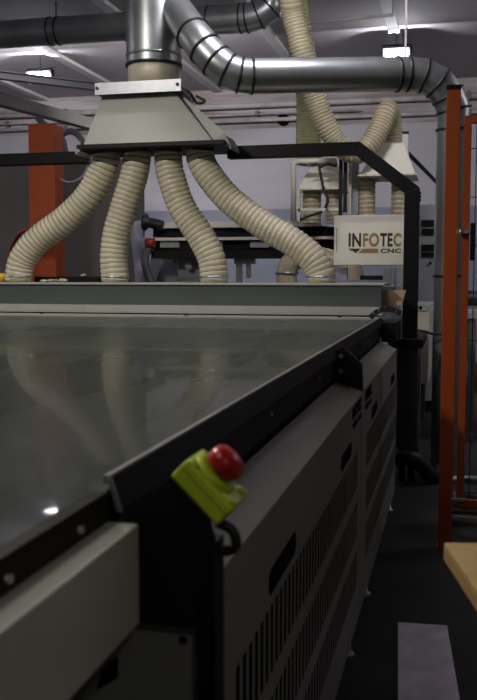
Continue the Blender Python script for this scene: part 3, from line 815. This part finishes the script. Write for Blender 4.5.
shorth(312, 189, 223, 19, YS + .15, 'left short hose below the small white hood')
shorth(334, 189, 223, 17, YS + .15, 'right short hose below the small white hood')
# white pipe frame
fw = thing('white_pipe_frame', 'white pipe frame bent around the small rear hood', 'pipe frame', at(293, 221, Y=YS - .1))
g = [at(x, y, Y=YS - .1) for x, y in ((293.5, 221), (293.5, 168), (294, 164), (298, 161.5), (306, 161.5), (336, 160.5))]
link('pipe', tube(NB(), g, size(g[0], 5.5) / 2, 14), M['white_steel'], fw)
mb(298, 208, 341, 211, YS - .09, .03, 'cross_bar', 'white_steel', fw)
mb(297.5, 188, 300, 221, YS - .09, .03, 'upright', 'white_steel', fw)
for L_, nm in (([(311, 166), (318, 164), (320, 172), (324, 190), (328, 200), (325, 208)], 'black cable hanging in front of the small white hood'), ([(320, 167), (328, 164), (335, 166), (337, 164)], 'black cable looping over the small white hood'), ([(300, 220), (312, 215), (322, 212)], 'black cable lying below the two short hoses')):
    g = [at(x, y, Y=YS - .13) for x, y in L_]
    tag(link('black_cable', tube(NB(), catmull(g, .02), .010, 8), M['cable']), nm, 'cable', 'thin cables on the small rear hood')
UPR = thing('black_upright', 'pair of black uprights between the two rear hoods', 'upright', at(342, 216, Y=YS - .15))
mb(339, 157, 341.8, 215, YS - .2, .04, 'post', 'black', UPR); mb(343.5, 157, 346.5, 212, YS - .2, .04, 'post', 'black', UPR)
mb(348.5, 162, 351, 214, YS - .1, .03, 'post', 'white_steel', UPR); mb(352, 163, 358, 214, YS - .05, .05, 'post', 'bggrey', UPR)
H2, gz0, gz1 = small_hood(359, 415, 174, 381, 403, 142, YS - .2, .45, 'larger pale rear hood behind the cut frame corner', 'white_steel')
p0 = at(369, 174, Y=YS)
ring('neck', p0 - Vector((0, 0, .02)), (0, 0, 1), size(p0, 19) / 2, .06, M['zinc'], H2)
shorth(367, 176, 222, 17.5, YS, 'short hose below the larger rear hood')
shorth(399, 176, 222, 15, YS, 'short hose next to the gantry post')
# tall ribbed hose from the ceiling looping into the larger hood
YT = 7.0
ctrl = [at(x, y, Y=YY) for x, y, YY in ((290, -6, 6.3), (293, 15, 6.35), (303, 55, 6.4), (316, 100, 6.5), (328, 129, 6.55), (343, 148, 6.6), (358, 153, 6.62), (371, 143, 6.65), (381, 125, 6.7), (386, 113, 6.75))]
zc_ = at(290, -40, Y=6.3)
t = thing('tall_ribbed_hose', 'long ribbed hose dropping from the ceiling and hooking up beside the hood', 'hose', ctrl[-1])
ctrl2 = [Vector((ctrl[0].x - .05, ctrl[0].y, ZC - .005))] + [c for c in ctrl if c.z < ZC - .05]
corrugated('hose_body', ctrl2 + [at(389, 112, Y=6.84), at(391, 122, Y=6.93), at(392, 142, Y=6.96)], size(ctrl[3], 22) / 2, t, 'hose2', pitch=.024, depth=.06)
a = at(308, 92, Y=7.2); b = at(309, 163, Y=7.12)
t = thing('straight_ribbed_hose', 'greenish ribbed hose dropping straight down to the small rear hood', 'hose', b)
corrugated('hose_body', [at(293, -10, Y=6.75), at(296, 20, Y=6.75), at(303, 58, Y=6.9), a, Vector((a.x + .02, b.y, b.z))], size(a, 25) / 2, t, 'hose3', pitch=.024, depth=.06)

# right of the post: white post, diagonal arm, control cabinet
YW = 7.6
WP = thing('white_post', 'short white post with black cap above the diagonal arm', 'post', at(405, 300, Y=YW))
WP.location.z = 0
a = at(402.5, 134, Y=YW); b = at(408, 134, Y=YW)
link('post_body', box(NB(), a.x, b.x, YW, YW + .05, 0, a.z), M['white_steel'], WP)
link('cap', box(NB(), a.x - .005, b.x + .005, YW - .005, YW + .055, a.z, a.z + .02), M['black'], WP)
link('arm', prism(NB(), [at(409, 151, Y=YW), at(437, 180, Y=YW), at(437, 185, Y=YW), at(409, 157, Y=YW)], (0, .05, 0)), M['black'], WP)
YK = 8.0
a = at(419.5, 204, Y=YK); b = at(446, 300, Y=YK)
CB = thing('control_cabinet', 'tall light grey control cabinet with two black vents beyond the gantry post', 'cabinet', ((a.x + b.x) / 2, YK, 0))
link('cabinet_body', box(NB(), a.x, b.x, YK, YK + .5, .1, a.z), M['bggrey'], CB, bevel=.005)
link('plinth', box(NB(), a.x + .02, b.x - .02, YK + .03, YK + .5, 0, .1), M['black'], CB)
for y0, y1 in ((220, 226.5), (228.5, 235), (244.5, 251), (252.5, 257)): mb(421.5, y0, 434, y1, YK - .012, .012, 'vent', 'black', CB)
p = at(430.5, 263, Y=YK); link('lock', cyl(NB(), p, p + Vector((0, -.02, 0)), .012, 12), M['black'], CB)
WB = thing('white_machine_bed', 'pale machine side running back behind the gantry post', 'machine bed', at(425, 335, Y=5.95)); WB.location.z = 0
a = at(419, 312, Y=5.95); b = at(429.5, 312, Y=5.95)
link('bed_side', box(NB(), a.x - .10, b.x, 5.95, 7.8, .5, a.z), M['white_steel'], WB, bevel=.003)
link('bed_top', box(NB(), a.x - .12, b.x - .01, 5.95, 7.8, a.z, a.z + .012), M['railtop'], WB)
for y in (6.1, 7.5): link('leg', box(NB(), a.x - .06, a.x, y, y + .08, 0, .5), M['rail'], WB)
p = at(420.5, 308, Y=5.93); link('knob', cyl(NB(), p, p + Vector((0, .03, 0)), .012, 12), M['black'], WB)
# cable tied to the downpipe
g = [at(x, y, Y=yy) for x, y, yy in ((417, 330, 5.30), (425, 331.5, 5.30), (433, 334, 5.31), (445, 334, 5.325), (455, 332, 5.325))]
tag(link('tied_cable', tube(NB(), catmull(g, .01), .007, 8), M['cable']), 'thin black cable from the gantry post foot to the downpipe', 'cable')

# ------------------------------------------------------------------ safety fence
YFN = 4.0
a = at(446.5, 92, Y=YFN); b = at(461, 92, Y=YFN)
zt1 = at(454, 84.5, Y=YFN).z; zt0 = at(454, 89.5, Y=YFN).z
FP = thing('fence_post', 'tall orange fence post with black cap', 'post', ((a.x + b.x) / 2, YFN, 0))
link('post_tube', box(NB(), a.x, b.x, YFN, YFN + .06, .01, zt0), M['orange'], FP, bevel=.002)
link('cap', box(NB(), a.x - .001, b.x + .001, YFN - .001, YFN + .061, zt0, zt1), M['black'], FP, bevel=.002)
link('base_plate', box(NB(), a.x - .006, b.x + .03, YFN - .006, YFN + .09, 0, .01), M['orange'], FP)
for z in (.35, 1.0, 1.4):
    pass
gx = at(462.5, 200, Y=YFN).x; gz1 = at(468, 115, Y=YFN).z; gz0 = at(468, 508, Y=YFN).z
fwid = size(at(466, 200, Y=YFN), 7.5)
G = thing('mesh_gate', 'orange framed wire mesh gate right of the orange post', 'gate', (gx, YFN, gz0))
for nm, (x0, x1, z0, z1) in (('frame_upright', (gx, gx + fwid, gz0, gz1)), ('frame_upright', (gx + 1.0 - fwid, gx + 1.0, gz0, gz1)), ('frame_rail', (gx + fwid, gx + 1.0 - fwid, gz1 - fwid, gz1)), ('frame_rail', (gx + fwid, gx + 1.0 - fwid, gz0, gz0 + fwid))):
    link(nm, box(NB(), x0, x1, YFN + .01, YFN + .04, z0, z1), M['orange'], G, bevel=.002)
bm = NB(); x = gx + fwid + .022
while x < gx + 1 - fwid:
    cyl(bm, (x, YFN + .025, gz0 + .01), (x, YFN + .025, gz1 - .01), .0022, 6); x += .042
z = gz0 + .12
while z < gz1:
    cyl(bm, (gx + .01, YFN + .021, z), (gx + .99, YFN + .021, z), .0022, 6); z += .205
link('wire_mesh', bm, M['wire'], G)
for yy in (232, 500):
    hz = at(465, yy, Y=YFN).z
    hg = link('hinge', box(NB(), gx - .022, gx + fwid + .004, YFN - .012, YFN + .005, hz - .008, hz + .008), M['bolt'], G, bevel=.002)
    link('hinge_pin', cyl(NB(), (gx - .004, YFN - .014, hz - .014), (gx - .004, YFN - .014, hz + .014), .006, 10), M['bolt'], hg)
hz = at(472, 230, Y=YFN).z
link('latch', box(NB(), gx + fwid + .003, gx + fwid + .025, YFN - .01, YFN + .02, hz - .13, hz + .03), M['black'], G, bevel=.003)
# second fence post carrying the gate's far side
x = gx + 1.01
FP2 = thing('fence_post', 'orange fence post beyond the right edge of the gate', 'post', (x + .03, YFN, 0))
link('post_tube', box(NB(), x, x + .06, YFN, YFN + .06, .01, zt0), M['orange'], FP2, bevel=.002)
link('base_plate', box(NB(), x - .03, x + .09, YFN - .03, YFN + .09, 0, .01), M['orange'], FP2)

# things beyond the mesh
YZ = 6.6
a = at(462, 300, Y=YZ)
BT = thing('rear_bench', 'dark bench with machine parts seen through the gate mesh', 'bench', (a.x + .5, YZ, 0))
z1 = at(475, 313, Y=YZ).z
link('bench_top', box(NB(), a.x + .02, a.x + 1.6, YZ, YZ + .7, z1 - .04, z1), M['bggrey'], BT)
link('shelf', box(NB(), a.x + .04, a.x + 1.55, YZ + .05, YZ + .65, .35, .38), M['tray'], BT)
for x in (a.x + .05, a.x + 1.5):
    for y in (YZ + .02, YZ + .62): link('leg', box(NB(), x, x + .05, y, y + .05, 0, z1 - .04), M['greyhose'], BT)
p = at(470, 300, Y=YZ + .2)
tag(link('black_motor', tube(NB(), [(p.x - .04, YZ + .2, z1 + .06), (p.x + .0, YZ + .2, z1 + .1), (p.x + .2, YZ + .2, z1 + .08), (p.x + .25, YZ + .2, z1 + .06)], [.03, .06, .06, .03], 16), M['cable']), 'black rounded tool lying on the bench beyond the gate', 'tool')
for i, (px, c, lab) in enumerate(((471, 'bggrey', 'pale can on the shelf nearest the gate upright'), (479, 'lilac', 'lilac can on the shelf beyond the gate'))):
    q = at(px, 400, Y=YZ + .2)
    t = thing('paint_can', lab, 'can', (q.x, YZ + .2, .38), 'cans on the bench shelf')
    link('can_body', cyl(NB(), (q.x, YZ + .2, .381), (q.x, YZ + .2, .56), .035, 20), M[c], t)
    link('rim', cyl(NB(), (q.x, YZ + .2, .56), (q.x, YZ + .2, .568), .037, 20), M['bolt'], t)
q = at(478, 535, Y=3.9)
cx, cy = q.x + .02, 4.35
ct = thing('hose_coil', 'grey coiled hose on the floor behind the gate', 'hose', (cx, cy, 0))
bm = NB(); pts = [(cx + .17 * math.cos(k * .2), cy + .17 * math.sin(k * .2), .03 + .0024 * k) for k in range(80)]
link('coil', tube(bm, pts, .022, 10), M['duct'], ct)

# ------------------------------------------------------------------ foreground bench and floor plate
zb2 = .78
C0 = at(444, 542.5, Z=zb2); D0 = at(477, 591, Z=zb2)
u = (D0 - C0).normalized(); w = Vector((-u.y, u.x, 0))
if w.x < 0: w = -w
WBn = thing('plywood_bench', 'plywood bench top jutting in at the lower right', 'bench', C0 + u * .3 + w * .4); WBn.location.z = 0
cor = [C0, C0 + u * .8, C0 + u * .8 + w * 1.3, C0 + w * 1.3]
link('bench_top', prism(NB(), cor, (0, 0, -.008)), M['wood'], WBn, bevel=.001)
link('top_edge', prism(NB(), [c + Vector((0, 0, -.008)) for c in cor], (0, 0, -.020)), M['ply_edge'], WBn)
for s in (.22, .7):
    for k in (.3, 1.2):
        c = C0 + u * s + w * k
        link('leg', box(NB(), c.x - .03, c.x + .03, c.y - .03, c.y + .03, 0, zb2 - .028), M['wood'], WBn)
pl_ = [at(x, y, Z=.006) for x, y in ((398, 622), (447, 625.5))]
l2 = at(398, 712, Z=.006); r2 = at(462, 712, Z=.006)
pts = [pl_[0], pl_[1], pl_[1] + (r2 - pl_[1]) * 1.5, pl_[0] + (l2 - pl_[0]) * 1.5]
tag(link('floor_plate', prism(NB(), pts, (0, 0, -.006)), M['plate']), 'pale lilac rectangular plate lying on the dark floor', 'plate')

# ------------------------------------------------------------------ world and view
wd_ = bpy.data.worlds.new('world'); S.world = wd_; wd_.use_nodes = True
wd_.node_tree.nodes['Background'].inputs['Color'].default_value = (.05, .05, .06, 1)
wd_.node_tree.nodes['Background'].inputs['Strength'].default_value = .3
S.view_settings.view_transform = 'Standard'; S.view_settings.look = 'None'
S.view_settings.gamma = 1; S.view_settings.use_curve_mapping = False
S.view_settings.exposure = -.3
